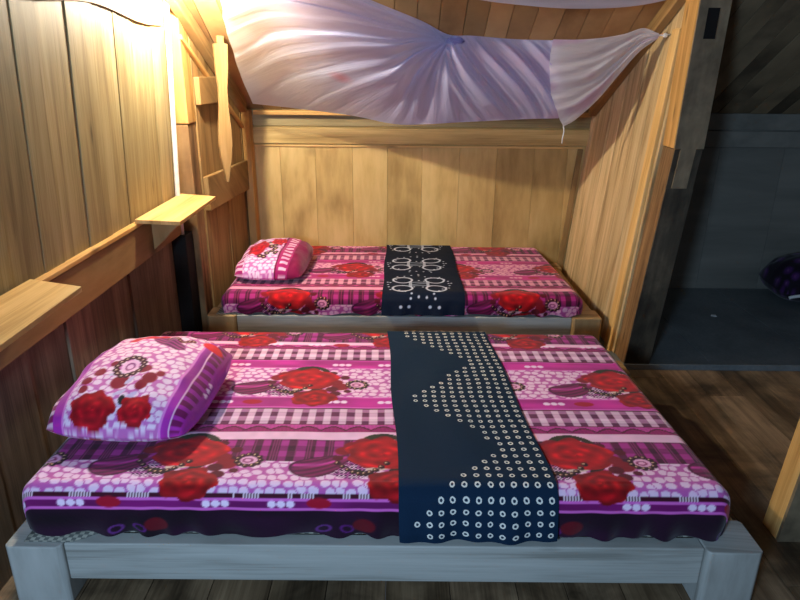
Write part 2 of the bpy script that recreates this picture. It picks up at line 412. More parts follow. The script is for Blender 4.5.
# carved paddle-shaped board leaning between rafter and rail
w = Wd(); prof = [(.79, .018), (.752, .018), (.75, .038), (.62, .034), (.52, .024), (.42, .026), (.30, .036), (.22, .038), (.14, .030), (.07, .018), (.0, .006)]
ang = math.radians(32); ux, uy = math.cos(ang), math.sin(ang)
O = Vector((-1.005, 3.73, .895))
def pb(s, z): return (O.x+s*ux+.035*z, O.y+s*uy-.02*z, O.z+z)
out = [pb(s, z) for z, s in prof]+[pb(-s, z) for z, s in reversed(prof)]
w.prism(out, (-uy*.028, ux*.028, 0), (0, 0, 1), .7)
o = w.build('carved_board', M['mid'], None, .003); tag(o, 'paddle-shaped carved board standing upright against the far left wall', 'board')

# ================================================================== CLOTH PAINT
def vnoise(x, y, seed=0):
    xi = np.floor(x).astype(int); yi = np.floor(y).astype(int); fx = x-xi; fy = y-yi
    fx = fx*fx*(3-2*fx); fy = fy*fy*(3-2*fy)
    def h(a, b):
        n = (a*374761393+b*668265263+seed*1442695041) & 0x7fffffff
        n = ((n ^ (n >> 13))*1274126177) & 0x7fffffff
        return ((n ^ (n >> 16)) & 0xffff)/65535.0
    return (h(xi, yi)*(1-fx)+h(xi+1, yi)*fx)*(1-fy)+(h(xi, yi+1)*(1-fx)+h(xi+1, yi+1)*fx)*fy
def cells(x, y, seed=3):
    """distance to nearest / second nearest jittered point"""
    xi = np.floor(x).astype(int); yi = np.floor(y).astype(int)
    d1 = np.full(x.shape, 9.0); d2 = np.full(x.shape, 9.0)
    for dx in (-1, 0, 1):
        for dy in (-1, 0, 1):
            a, b = xi+dx, yi+dy
            n = (a*73856093 ^ b*19349663 ^ seed*83492791) & 0x7fffffff
            jx = ((n*1103515245+12345) & 0xffff)/65535.0; jy = ((n*22695477+1) >> 4 & 0xffff)/65535.0
            px = a+.5+(jx-.5)*.62+.5*(b % 2); py = b+.5+(jy-.5)*.5
            d = np.hypot(x-px, y-py); m = d < d1
            d2 = np.where(m, d1, np.minimum(d2, d)); d1 = np.where(m, d, d1)
    return d1, d2
def over(C, m, c):
    m = np.clip(m, 0, 1)[..., None]; return C*(1-m)+np.asarray(c, float)*m
def soft(d, e=.003): return np.clip(.5-d/e, 0, 1)     # 1 inside where d<0

PINK, MAG, VIO = (240, 196, 228), (196, 52, 160), (160, 40, 170)
PLUM, WINE, PALE = (118, 22, 88), (98, 8, 52), (246, 220, 236)
RED, DRED = (198, 6, 32), (140, 4, 24)

def pebbles(X, s):
    wx = X+.005*(vnoise(X*60, s*60, 8)-.5); ws = s+.005*(vnoise(X*55, s*65, 9)-.5)
    d1, d2 = cells(wx/.034, ws/.027)
    g = np.minimum(np.clip((d2-d1-.05)/.10, 0, 1), np.clip((.50-d1)/.08, 0, 1))[..., None]
    return np.array((206, 112, 188.))*(1-g)+np.array((244, 214, 238.))*g
def bands(X, s, tint):
    n = vnoise(X*40, s*40, 5)
    C = np.zeros(X.shape+(3,)); C[:] = MAG
    def sel(a, b): return (s >= a) & (s < b)
    def put(m, c): C[m] = c[m] if getattr(c, 'ndim', 1) == 3 else c
    def plaid(a, b, seed):
        q = np.mod(X, .058) < .030
        row = np.mod((s-a)/(b-a)*2.2, 1) < .5
        c = np.zeros_like(C); c[:] = (186, 62, 160); c[q] = (112, 20, 84)
        c[row & q] = (84, 10, 62); c[row & ~q] = (152, 40, 128)
        th = (np.mod(X, .0075) < .002); c[th & q] = (150, 60, 120)
        put(sel(a, b), c)
    def check(a, b):
        q = np.mod(X+.01, .054) < .027; k = np.mod((s-a)/(b-a)*2.0, 1) < .5
        c = np.zeros_like(C); c[:] = (244, 214, 236); c[q & k] = (120, 50, 98); c[q & ~k] = (196, 140, 182)
        c[~q & k] = (226, 186, 216)
        th = np.mod(s, .009) < .002; c[th] *= .9
        edge = ((s-a) < .006) | ((b-s) < .006); c[edge] = (110, 14, 60)
        put(sel(a, b), c)
    def pebble(a, b):
        c = pebbles(X, s)
        put(sel(a, b), c)
    def scallop(a, b):
        ph = np.abs(np.sin(X*math.pi/.085)); e = (s-a)/(b-a)
        c = np.zeros_like(C); c[:] = (168, 30, 122); c[e > .25+.5*ph] = (206, 84, 172)
        ln = np.abs(e-(.25+.5*ph)) < .10; c[ln] = (112, 10, 70)
        th = np.mod(s*1.0+X*.3, .008) < .002; c[th] *= .88
        put(sel(a, b), c)
    def magenta(a, b, c0=MAG):
        g = (.86+.28*vnoise(X*9, s*30, 4))[..., None]
        c = np.array(c0, float)*g; e = np.minimum(s-a, b-s); c[e < .008] = (226, 120, 206)
        put(sel(a, b), np.clip(c, 0, 255))
    for o in (0.0, 1.37):
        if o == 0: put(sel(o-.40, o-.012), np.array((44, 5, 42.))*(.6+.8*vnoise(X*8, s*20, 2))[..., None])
        magenta(o-.014, o+.023, (138, 26, 120))
        hat = np.zeros_like(C); hat[:] = (86, 10, 48); hat[(np.mod(X, .008) < .003) & (np.mod(X, .16) < .075)] = (240, 214, 226)
        put(sel(o+.023, o+.034), hat)
        pebble(o+.034, o+.172); plaid(o+.172, o+.297, 1)
        put(sel(o+.297, o+.341), np.array((246, 204, 232.))*(.96+.06*n)[..., None])
        scallop(o+.341, o+.386); check(o+.386, o+.500); magenta(o+.500, o+.586)
        pebble(o+.586, o+.820); magenta(o+.820, o+.898); check(o+.898, o+1.010); scallop(o+1.010, o+1.050)
        put(sel(o+1.050, o+1.082), np.array((246, 204, 232.))); plaid(o+1.082, o+1.19, 2); pebble(o+1.19, o+1.37-.062)
    return C

def rose(C, dx, dy, rx, ry, seed=0, col=RED):
    dx = dx+.10*rx*(vnoise(dx/rx*3+9, dy/ry*3+seed*7, 21)-.5); dy = dy+.12*ry*(vnoise(dx/rx*3+3, dy/ry*3+seed*5, 22)-.5)
    a = np.arctan2(dy/ry, dx/rx); r = np.hypot(dx/rx, dy/ry)
    edge = 1+.07*np.sin(5*a+seed)+.05*np.sin(9*a+2*seed)
    m = soft(r-edge, .05)
    sw = .7*np.sin(r*13+a*2.0+seed)+.5*np.sin(r*9-a*3+2.1*seed)+1.2*(vnoise(dx/rx*5+seed, dy/ry*5, 23)-.5)
    sh = np.clip(.90+.13*sw+.08*(1-r), .45, 1.1)[..., None]
    c = np.clip(np.array(col, float)*sh+np.array((26, 8, 10.))*np.clip(sw-.6, 0, 1)[..., None], 0, 255)
    C = C*(1-m[..., None])+c*m[..., None]
    return C
def ell(dx, dy, cx, cy, rx, ry, ang=0):
    c, s_ = math.cos(ang), math.sin(ang); x = dx-cx; y = dy-cy
    return np.hypot((x*c+y*s_)/rx, (-x*s_+y*c)/ry)-1
def motif(C, dx, dy):
    """roses with a plume, beads, leaves and a little cameo; dx right, dy away from the viewer"""
    # cross-hatched net patch
    e = ell(dx, dy, -.085, -.085, .075, .05); net = (np.mod(dx+dy, .012) < .004) | (np.mod(dx-dy, .012) < .004)
    C = over(C, soft(e, .1)*net, (92, 24, 92))
    # plume
    px = dx+.19; py = dy+.075; py2 = py-.25*px-2.5*px*px
    e = np.hypot(px/.088, py2/.050)-1
    st = .75+.35*np.sin(py2*300-px*50); pc = np.array((140, 30, 104.))*(.55+.45*st)[..., None]+np.array((80, 50, 80.))*np.clip(1-np.abs(py2-.012)/.014, 0, 1)[..., None]
    m = soft(e, .08)[..., None]; C = C*(1-m)+np.clip(pc, 0, 255)*m
    C = over(C, soft(np.abs(e)-.05, .05)*(px < .05), (96, 14, 70))
    # leaves
    for cx, cy, rx, ry, an, cc in ((-.03, .088, .034, .014, .5, (62, 66, 34)), (.025, .095, .036, .014, -.25, (44, 52, 30)), (.06, .08, .03, .012, -.7, (70, 60, 40)),
                                   (-.01, -.082, .038, .012, .15, (222, 206, 196)), (-.06, -.105, .03, .012, -.4, (52, 50, 34)), (.05, -.08, .03, .011, .5, (60, 48, 40))):
        C = over(C, soft(ell(dx, dy, cx, cy, rx, ry, an), .12), cc)
    # wine-red sprays
    for cx, cy, r in ((.115, -.03, .024), (.135, -.065, .028), (.105, -.085, .02), (.15, .012, .016), (-.12, .01, .022), (-.09, .035, .026), (-.055, .055, .026), (.12, -.12, .018), (-.135, -.03, .014), (.165, -.10, .012), (.10, .05, .014)):
        C = over(C, soft(ell(dx, dy, cx, cy, r*1.2, r), .2), (150, 10, 44) if r > .02 else (110, 6, 44))
    C = rose(C, dx-.005, dy, .116, .084, .3)
    C = rose(C, dx-.04, dy+.150, .084, .060, 1.7, (176, 5, 26))
    # beads
    pts = [(-.135+.017*k, -.055-.055*math.sin(k*.35)) for k in range(10)]
    ca = [(.20+.036*math.cos(2*math.pi*k/11), -.045+.030*math.sin(2*math.pi*k/11)) for k in range(11)]
    for cx, cy in pts+ca:
        C = over(C, soft(np.hypot(dx-cx, dy-cy)-.0105), (58, 4, 26)); C = over(C, soft(np.hypot(dx-cx+.003, dy-cy-.003)-.0036), (236, 206, 168))
    C = over(C, soft(ell(dx, dy, .20, -.045, .027, .021), .15), (240, 190, 222)); C = over(C, soft(np.abs(ell(dx, dy, .197, -.047, .014, .010))-.25, .2), (168, 70, 132))
    return C
def sheet_paint(X, s, x0=0.0, per=.61, tint=(1, 1, 1)):
    C = bands(X, s, None)
    for sc in (.205, .725, 1.235):
        ph = -.345 if sc == .725 else -.05
        for off in (-.29, .13):
            for k in (-1, 0, 1):
                d = np.mod(X-x0-ph-off+per/2, per)-per/2-.027*k
                for q in (-.200 if sc < .5 else -.18, .128 if sc == .725 else 9):
                    C = over(C, soft(np.hypot(d/1.15, s-sc-q)-.0112), (250, 226, 248))
    for row, (sr, ph) in enumerate(((-.30, -.32), (.222, -.05), (.728, -.345), (1.235, -.05), (1.75, -.345))):
        near = np.abs(s-sr) < .26
        if not near.any(): continue
        dx = np.mod(X-x0-ph+per/2, per)-per/2; dy = s-sr
        if row: C = np.where(near[..., None], motif(C, dx, dy), C)
        else:                              # half-hidden print low on the side of the sheet
            C = over(C, soft(np.abs(ell(dx, s, .1, -.085, .022, .012, .4))-.25, .2), (120, 60, 140)); C = over(C, soft(np.abs(ell(dx, s, .17, -.08, .018, .012, -.4))-.25, .2), (110, 40, 130))
            C = over(C, soft(ell(dx, s, .22, -.07, .034, .026), .2), (120, 10, 40))
        if 0 < row < 4:                    # stray red bud on the magenta band below each bunch
            d = np.mod(X-x0-ph+.18+per/2, per)-per/2
            C = over(C, soft(ell(d, s, 0, sr-.183 if row > 1 else sr-.214, .036, .017), .15), (184, 14, 60))
    return 255*np.clip(C/255, 0, 1)**1.22*np.array(tint)

def cloth_mat(name, attr='paint', rough=.75, sat=1.0, val=1.0, sheen=.15, weave=900, wr=.25):
    t = NT(name); a = t.n('ShaderNodeAttribute', attribute_name=attr)
    hs = t.n('ShaderNodeHueSaturation'); hs.inputs['Saturation'].default_value = sat; hs.inputs['Value'].default_value = val
    t.l(a.outputs['Color'], hs.inputs['Color'])
    tc = t.n('ShaderNodeTexCoord'); f = t.noise(tc.outputs['Object'], 7, 4, .55, .5)
    t.bsdf(hs.outputs[0], rough, .2, bump=f, bstr=wr, bdist=.02, **{'Sheen Weight': sheen})
    return t.m
M['sheet'] = cloth_mat('rose_print_sheet')
M['sheet2'] = cloth_mat('rose_print_sheet_far', sat=1.0)
M['case'] = cloth_mat('rose_print_pillowcase', wr=.4)

# ------------------------------------------------------------------ beds
R = .040
def drape(a, b, L, W, x0, y0, zt, e_off=0.0, emax=.17, R=R):
    """sheet coordinates (a along x, b along y, measured on the cloth) -> points on the rounded mattress"""
    px = np.clip(a, 0, L-2*R); py = np.clip(b, 0, W-2*R)
    ea, eb = a-px, b-py; e = np.hypot(ea, eb); es = np.maximum(e, 1e-9)
    e = np.minimum(e, emax); R2 = R+e_off; q = R*math.pi/2
    outw = np.where(e < q, R2*np.sin(np.minimum(e, q)/R), R2); down = np.where(e < q, R2*(1-np.cos(np.minimum(e, q)/R)), R2+(e-q))
    X = x0+R+px+ea/es*outw; Y = y0+R+py+eb/es*outw; Z = zt+e_off-down
    return X, Y, Z, e, ea/es, eb/es
def mattress(name, x0, x1, y0, y1, zt, th, step, s_front, mat, label, xph, taper=.0, per=.61, tint=(1, 1, 1)):
    L, W = x1-x0, y1-y0; emax = th-R+R*math.pi/2
    a = np.arange(-emax, L-2*R+emax+step, step); b = np.arange(-emax, W-2*R+emax+step, step)
    A, B = np.meshgrid(a, b, indexing='ij')
    X, Y, Z, e, da, db = drape(A, B, L, W, x0, y0, zt, emax=emax)
    X = X-taper*(X-x0)/L*np.clip((Y-y0)/W, 0, 1)
    # soft wrinkles: slight quilted swell on top, gathers down the sides
    top = e < 1e-6
    Z = Z+np.where(top, .005*(vnoise(X*3.1, Y*3.1, 1)-.5)+.003*(vnoise(X*9, Y*5, 2)-.5), 0)
    k = np.clip((e-.03)/(emax-.03), 0, 1)
    lon = np.where(np.abs(db) > np.abs(da), X, Y)
    wv = .010*np.sin(k*math.pi)+k*.010*(vnoise(lon*14, lon*0+k*1.5, 6)-.35)+k*k*.008*np.sin(lon*47+3*np.sin(lon*9))
    X = X+da*wv; Y = Y+db*wv
    Z = np.where(k > .98, Z+.006*np.sin(lon*31+2*np.sin(lon*7)), Z)
    s = B+s_front
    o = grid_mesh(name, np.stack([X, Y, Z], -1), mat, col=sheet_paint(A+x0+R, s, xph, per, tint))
    tag(o, label, 'mattress', 'mattresses in rose print sheets')
    return o
RT = .216                                    # top of the bed rails
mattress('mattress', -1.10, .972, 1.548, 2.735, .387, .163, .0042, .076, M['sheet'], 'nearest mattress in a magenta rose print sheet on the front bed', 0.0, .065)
mattress('mattress', -1.0, 1.025, 3.365, 4.435, .338, .116, .0052, .25, M['sheet2'], 'farther mattress in a pink rose print sheet against the back wall', .06, .05, .645, (1.0, .84, .84))

def mat_weave():
    t = NT('woven_straw_mat'); tc = t.n('ShaderNodeTexCoord')
    ck = t.n('ShaderNodeTexChecker'); ck.inputs['Scale'].default_value = 75
    t.l(tc.outputs['Object'], ck.inputs['Vector']); f = t.noise(tc.outputs['Object'], 40, 3)
    ck.inputs['Color1'].default_value = L4((176, 172, 156)); ck.inputs['Color2'].default_value = L4((104, 104, 98))
    t.bsdf(t.mix(t.math('MULTIPLY', f, .5), ck.outputs[0], L4((80, 84, 82))), .7, .2, bump=ck.outputs['Fac'], bstr=.4, bdist=.003)
    return t.m
M['mat'] = mat_weave()

def bed(x0, x1, y0, y1, pw, label, matlabel, frontmat):
    b = empty('bed', ((x0+x1)/2, (y0+y1)/2, 0), label, 'bed', 'low plank bed frames')
    ch = .03
    for sx, xa in ((1, x0), (-1, x1-pw)):
        for sy, ya in ((1, y0), (-1, y1-pw*.9)):
            w = Wd(); xb = xa+pw; yb = ya+pw*.9
            ol = [(xa+ch*.4, ya), (xb-ch*.4, ya), (xb, ya+ch*.4), (xb, yb-ch*.4), (xb-ch*.4, yb), (xa+ch*.4, yb), (xa, yb-ch*.4), (xa, ya+ch*.4)]
            w.prism([(p[0], p[1], 0) for p in ol], (0, 0, RT), (0, 0, 1), .5)
            w.build('post', frontmat if sy > 0 else M['bedpost'], b, .004)
    th = .05
    w = Wd(); w.box((x0+pw+.001, y0+.02, .083), (x1-pw-.001, y0+.02+th, RT-.002)); w.build('front_rail', M['bed'], b, .004)
    w = Wd(); w.box((x0+pw+.001, y1-.02-th, .095), (x1-pw-.001, y1-.02, RT-.002)); w.build('back_rail', M['bed'], b, .004)
    w = Wd(); w.box((x0+.02, y0+pw*.9+.001, .095), (x0+.02+th, y1-pw*.9-.001, RT-.002)); w.build('side_rail', M['bedpost'], b, .004)
    w = Wd(); w.box((x1-.02-th, y0+pw*.9+.001, .095), (x1-.02, y1-pw*.9-.001, RT-.002)); w.build('side_rail', M['bedpost'], b, .004)
    w = Wd(); n = 6; ww = (y1-y0-.18)/n
    for i in range(n): w.box((x0+.075, y0+.09+i*ww+.004, RT-.035), (x1-.075, y0+.09+(i+1)*ww-.004, RT-.012), (1, 0, 0))
    w.build('bed_boards', M['bedpost'], b, .002)
    # mat over the boards, bent slightly over the front rail
    n, m = 60, 30
    gx = np.linspace(x0+.05, x1-.14, n); gy = np.linspace(y0+.022, y1-.03, m); X, Y = np.meshgrid(gx, gy, indexing='ij')
    Y = Y+.045*np.clip((X-(x0+.20))/.06, 0, 1)*(1-(Y-y0)/(y1-y0))
    Z = np.full(X.shape, RT+.0032)+.0008*(vnoise(X*7, Y*7, 3))
    o = grid_mesh('woven_mat', np.stack([X, Y, Z], -1), M['mat'])
    sm = o.modifiers.new('thick', 'SOLIDIFY'); sm.thickness = .002; sm.offset = -1
    tag(o, matlabel, 'mat', 'woven mats under the mattresses')
bed(-1.145, 1.065, 1.495, 2.80, .165, 'front low bed frame of bare timber, nearest the camera', 'woven straw mat edge showing under the nearest mattress', M['bed'])
bed(-1.085, 1.135, 3.335, 4.44, .165, 'rear low bed frame of bare timber by the back wall', 'woven straw mat under the mattress by the back wall', M['bedpost'])

# ------------------------------------------------------------------ pillows
def pillow(name, cx, cy, zb, hx, hy, T, rotz, tilt, label, paint, step=.0045):
    n = int(2*hx/step); m = int(2*hy/step)
    u, v = np.meshgrid(np.linspace(-1, 1, n), np.linspace(-1, 1, m), indexing='ij')
    edge = np.clip((1-np.abs(u)**2.8), 0, 1)**.5*np.clip((1-np.abs(v)**3.0), 0, 1)**.5
    pin = 1-.10*np.abs(v)**3; piv = 1-.10*np.abs(u)**3
    x = u*hx*pin; y = v*hy*piv
    wr = .010*(vnoise(u*4+7, v*4, 12)-.5)+.006*(vnoise(u*9, v*6, 13)-.5)+.006*np.sin(u*14+v*5)*np.abs(u)**3
    zt = T*.66*edge+wr*np.clip(edge*3, 0, 1); zbm = np.maximum(-T*.34*edge, -T*.24)
    def place(x, y, z):
        c, s_ = math.cos(rotz), math.sin(rotz); ct, st = math.cos(tilt), math.sin(tilt)
        y2 = y*ct-z*st; z2 = y*st+z*ct
        return np.stack([cx+x*c-y2*s_, cy+x*s_+y2*c, zb+z2], -1)
    P = np.concatenate([place(x, y, zt), place(x, y, zbm)[::-1]], 0)
    def arc(c, h):
        d = np.hypot(np.diff(c), np.diff(h)); a = np.concatenate([[0], np.cumsum(d)]); return a-a[len(a)//2]
    av = arc(y[n//2], zt[n//2]); au = arc(x[:, m//2], zt[:, m//2])
    colr = paint(*np.meshgrid(au, av, indexing='ij')); colr = np.concatenate([colr, colr[::-1]], 0)
    o = grid_mesh(name, P, M['case'], col=colr)
    tag(o, label, 'pillow', 'pillows in rose print cases'); return o
def pc_near(x, y):
    C = pebbles(x, y); y = y+.075
    g = np.array((176, 44, 168.))*(.8+.4*vnoise(x*25, y*7, 3))[..., None]
    band = (x > .17) | (x < -.175); C[band] = g[band]
    e = (np.abs(x-.23) < .022) & (np.mod(y, .045) < .025); C[e] = (120, 20, 90)
    e = (x > .207) & (x < .213); C[e] = (240, 190, 226); e = (x < -.225); C[e] = (150, 26, 96)
    e = (x < -.225) & (np.mod(y, .05) < .022); C[e] = (236, 190, 214)
    e = (np.abs(x+.18) < .005) | (np.abs(x-.173) < .005); C[e] = (228, 130, 214)
    # bunch: roses low, cameo above them; plume and beads near the top edge
    for k in range(3): C = over(C, soft(ell(x, y, .265, -.02+.03*k, .008, .011), .2), (246, 222, 244))
    for cx, cy, r in ((-.11, -.02, .02), (-.135, -.07, .018), (-.08, .03, .014), (.04, .0, .022), (.075, -.05, .024), (.10, -.02, .014), (-.02, -.07, .03), (.06, -.085, .02), (-.13, -.11, .016)):
        C = over(C, soft(ell(x, y, cx, cy, r, r*1.1), .2), (136, 8, 44))
    for cx, cy, an in ((.0, -.12, .5), (.025, -.17, -.3), (.01, -.06, 1.2), (.045, -.13, .9), (-.05, -.03, .3)):
        C = over(C, soft(ell(x, y, cx, cy, .022, .009, an), .15), (206, 190, 226)); 
    C = over(C, soft(ell(x, y, .02, -.15, .012, .018, .3), .2), (40, 40, 44))
    C = rose(C, x+.075, y+.185, .078, .066, .8, (180, 6, 28)); C = rose(C, x-.075, y+.185, .056, .056, 2.2, (186, 7, 30))
    for k in range(14):
        a = 2*math.pi*k/14; cx, cy = -.02+.044*math.cos(a), .015+.052*math.sin(a)
        C = over(C, soft(np.hypot(x-cx, y-cy)-.0125), (62, 4, 30)); C = over(C, soft(np.hypot(x-cx, y-cy)-.0038), (240, 208, 190))
    C = over(C, soft(ell(x, y, -.02, .015, .027, .036), .15), (240, 190, 226)); C = over(C, soft(np.abs(ell(x, y, -.02, .015, .013, .018))-.22, .2), (150, 60, 130))
    px, py = x-.04, y-.205; p2 = py+.55*px
    e = np.hypot(px/.075, p2/.036)-1; m = soft(e, .08)[..., None]
    C = C*(1-m)+np.clip(np.array((156, 46, 126.))*(.8+.3*np.sin(p2*330))[..., None], 0, 255)*m
    for cx, cy, r in ((-.08, .245, .03), (-.045, .255, .034), (-.10, .225, .02), (.0, .262, .026)):
        C = over(C, soft(ell(x, y, cx, cy, r, r*.7), .3), (206, 14, 44))
    for k in range(9):
        cx, cy = .03+.011*k, .235+.015*math.sin(k*.9)
        C = over(C, soft(np.hypot(x-cx, y-cy)-.010), (96, 8, 36)); C = over(C, soft(np.hypot(x-cx, y-cy)-.003), (232, 190, 160))
    C = over(C, soft(ell(x, y, .20, .25, .045, .035, -.4), .2), (220, 16, 36))
    return C
def pc_far(x, y):
    C = pebbles(x, y)
    C = over(C, (x > .055)*1.0, (176, 30, 110)); e = (x > .075) & (x < .12) & (np.mod(y, .05) < .024); C[e] = (240, 190, 220)
    C = over(C, (x > .135)*1.0, (128, 8, 70)); C = over(C, (np.abs(x-.055) < .006)*1.0, (110, 8, 60))
    C = over(C, (x < -.16)*1.0, (170, 30, 110)); e = (x < -.16) & (np.mod(y, .06) < .03); C[e] = (238, 190, 220)
    C = over(C, (y > .25)*1.0, (190, 60, 140)); 
    C = rose(C, x+.10, y+.02, .06, .13, .8); C = rose(C, x-.01, y-.09, .048, .075, 2.2)
    for cx, cy in ((-.03, -.12), (-.005, -.09), (.01, -.05), (-.02, -.02), (.0, .0), (-.04, -.17), (.025, -.12), (-.065, -.16)):
        C = over(C, soft(np.hypot(x-cx, (y-cy)*.7)-.017), (56, 6, 30)); C = over(C, soft(np.hypot(x-cx, y-cy)-.006), (236, 210, 150))
    C = over(C, soft(ell(x, y, -.045, .06, .012, .02), .2), (70, 76, 40)); C = over(C, soft(ell(x, y, -.03, .03, .012, .02), .2), (230, 216, 206))
    return C
pillow('pillow', -.888, 2.02, .455, .248, .288, .19, math.radians(-3), math.radians(4), 'rose print pillow with purple ends on the nearest bed', pc_near, .004)
pillow('pillow', -.775, 3.835, .392, .212, .30, .15, math.radians(-1), math.radians(3), 'crimson rose print pillow on the far bed', pc_far, .005)

# ------------------------------------------------------------------ navy runners
def runner_mat():
    t = NT('navy_cloth_with_white_rings')
    a = t.n('ShaderNodeAttribute', attribute_name='rc'); sp = t.n('ShaderNodeSeparateXYZ'); t.l(a.outputs['Vector'], sp.inputs[0])
    u, s = sp.outputs[0], sp.outputs[1]; k = .0345
    wob = t.noise(a.outputs['Vector'], 9, 2)
    uu = t.math('ADD', u, t.math('MULTIPLY', t.math('SUBTRACT', wob, .5), .018))
    cu = t.math('DIVIDE', uu, k); cs = t.math('DIVIDE', s, k)
    iu, js = t.math('FLOOR', cu), t.math('FLOOR', cs)
    fu = t.math('MULTIPLY', t.math('SUBTRACT', t.math('FRACT', cu), .5), k); fs = t.math('MULTIPLY', t.math('SUBTRACT', t.math('FRACT', cs), .5), k)
    d = t.math('SQRT', t.math('ADD', t.math('MULTIPLY', fu, fu), t.math('MULTIPLY', fs, fs)))
    hole = t.noise(t.comb(t.math('MULTIPLY', u, 300), t.math('MULTIPLY', s, 300), 0.0), 1, 2)
    d = t.math('ADD', d, t.math('MULTIPLY', t.math('SUBTRACT', hole, .5), .004))
    ring = t.math('MULTIPLY', t.math('LESS_THAN', d, .0084), t.math('GREATER_THAN', d, .0040))
    uc = t.math('MULTIPLY', t.math('ADD', iu, .5), k); sc = t.math('MULTIPLY', t.math('ADD', js, .5), k)
    # triangle wave: apexes point to the left edge
    ph = t.math('ABSOLUTE', t.math('SUBTRACT', t.math('FRACT', t.math('DIVIDE', t.math('ADD', sc, .12+.31), .61)), .5))
    left = t.math('ADD', t.math('MULTIPLY', ph, 2*.29), .045)
    inside = t.math('MULTIPLY', t.math('GREATER_THAN', uc, left), t.math('LESS_THAN', uc, .432))
    f = t.math('MULTIPLY', ring, inside)
    tc = t.n('ShaderNodeTexCoord'); n = t.noise(tc.outputs['Object'], 400, 2); n2 = t.noise(tc.outputs['Object'], 6, 4, .55, .4)
    navy = t.mix(n, L4((8, 28, 50)), L4((18, 46, 70)))
    t.bsdf(t.mix(t.math('MULTIPLY', f, .9), navy, L4((228, 226, 216))), .85, .15, bump=n2, bstr=.3, bdist=.015, **{'Sheen Weight': .0})
    return t.m
M['runner'] = runner_mat()
def runner(name, mx0, mx1, my0, my1, zt, th, xa, xb, flare, step, mat, label, paint=None, over_front=None):
    """cloth strip laid across a mattress and hanging over its front and back"""
    L, W = mx1-mx0, my1-my0; emax = th-R+R*math.pi/2-.004
    uw = xb-xa; n = int(uw/step); uu = np.linspace(0, uw, n); b = np.arange(-emax+.004, W-2*R+.10, step)
    U, B = np.meshgrid(uu, b, indexing='ij')
    fr = 1-np.clip(B/(W-2*R), -.25, 1)
    X0 = xa+fr*flare[0]+U/uw*(uw+fr*(flare[1]-flare[0]))+.004*np.sin(B*9+U*3)
    X, Y, Z, e, da, db = drape(X0-mx0-R, B, L, W, mx0, my0, zt, e_off=.008, emax=9)
    hang = np.clip((e-.03)/.12, 0, 1)
    Y = Y+db*hang*(.026+.007*np.sin(U*26)+.005*np.sin(U*61+1)); Z = Z+np.where(e < 1e-6, .0035+.0022*np.sin(U*30+2*np.sin(B*5))*np.sin(B*7), .003*(e < .03))
    rc = np.stack([U, B, np.zeros_like(U)], -1)
    o = grid_mesh(name, np.stack([X, Y, Z], -1), mat, attrs={'rc': rc}, col=None if paint is None else paint(U, B))
    tag(o, label, 'bed runner', 'navy runners across the beds'); return o
runner('bed_runner', -1.10, .97, 1.548, 2.735, .387, .163, -.055, .395, (.055, .062), .006, M['runner'], 'navy bed runner with triangles of white rings across the nearest bed')
def far_paint(u, s):
    C = np.zeros(u.shape+(3,)); C[:] = (12, 24, 44); W = (206, 210, 226)
    cu = u-.205
    for sc in (.125, .53, .96):
        dy = s-sc
        for sx in (-1, 1):
            for sy in (-1, 1):
                e = ell(cu, dy, sx*.095, sy*.075, .055, .05, sx*sy*.2); C = over(C, soft(np.abs(e)-.12, .10), W)
            C = over(C, soft(np.abs(np.abs(cu-sx*.05)-.004)-.004, .006)*(np.abs(dy) < .05), W)
        for off in (-.03, 0, .03):
            C = over(C, soft(np.abs(dy-off-.2*cu*(off == 0))-.004, .006)*(np.abs(cu) < .062), (170, 178, 196))
        for k in range(26):
            a = 2*math.pi*k/26+.1; j = .012*math.sin(k*7.3)
            for q in (0, 1):
                cx, cy = (.172+.016*q+j)*math.cos(a), (.155+.025*q+j)*math.sin(a)
                if q == 0 or k % 3 == 0: C = over(C, soft(np.hypot(cu-cx, dy-cy)-.0062, .004), W)
        for cx, cy in ((0, .06), (-.03, -.05), (.03, .05), (.02, -.055)): C = over(C, soft(np.hypot(cu-cx, dy-cy)-.006, .004), W)
    for cx in (-.10, -.055, .06, .11): C = over(C, soft(np.hypot(cu-cx, s+.085)-.009, .004), W)
    return C
M['runner2'] = cloth_mat('navy_cloth_with_white_knots', rough=.85, sheen=0)
runner('bed_runner', -.985, .985, 3.365, 4.435, .338, .116, -.10, .355, (0, .005), .0035, M['runner2'], 'navy bed runner with white knot loops across the far bed', far_paint)

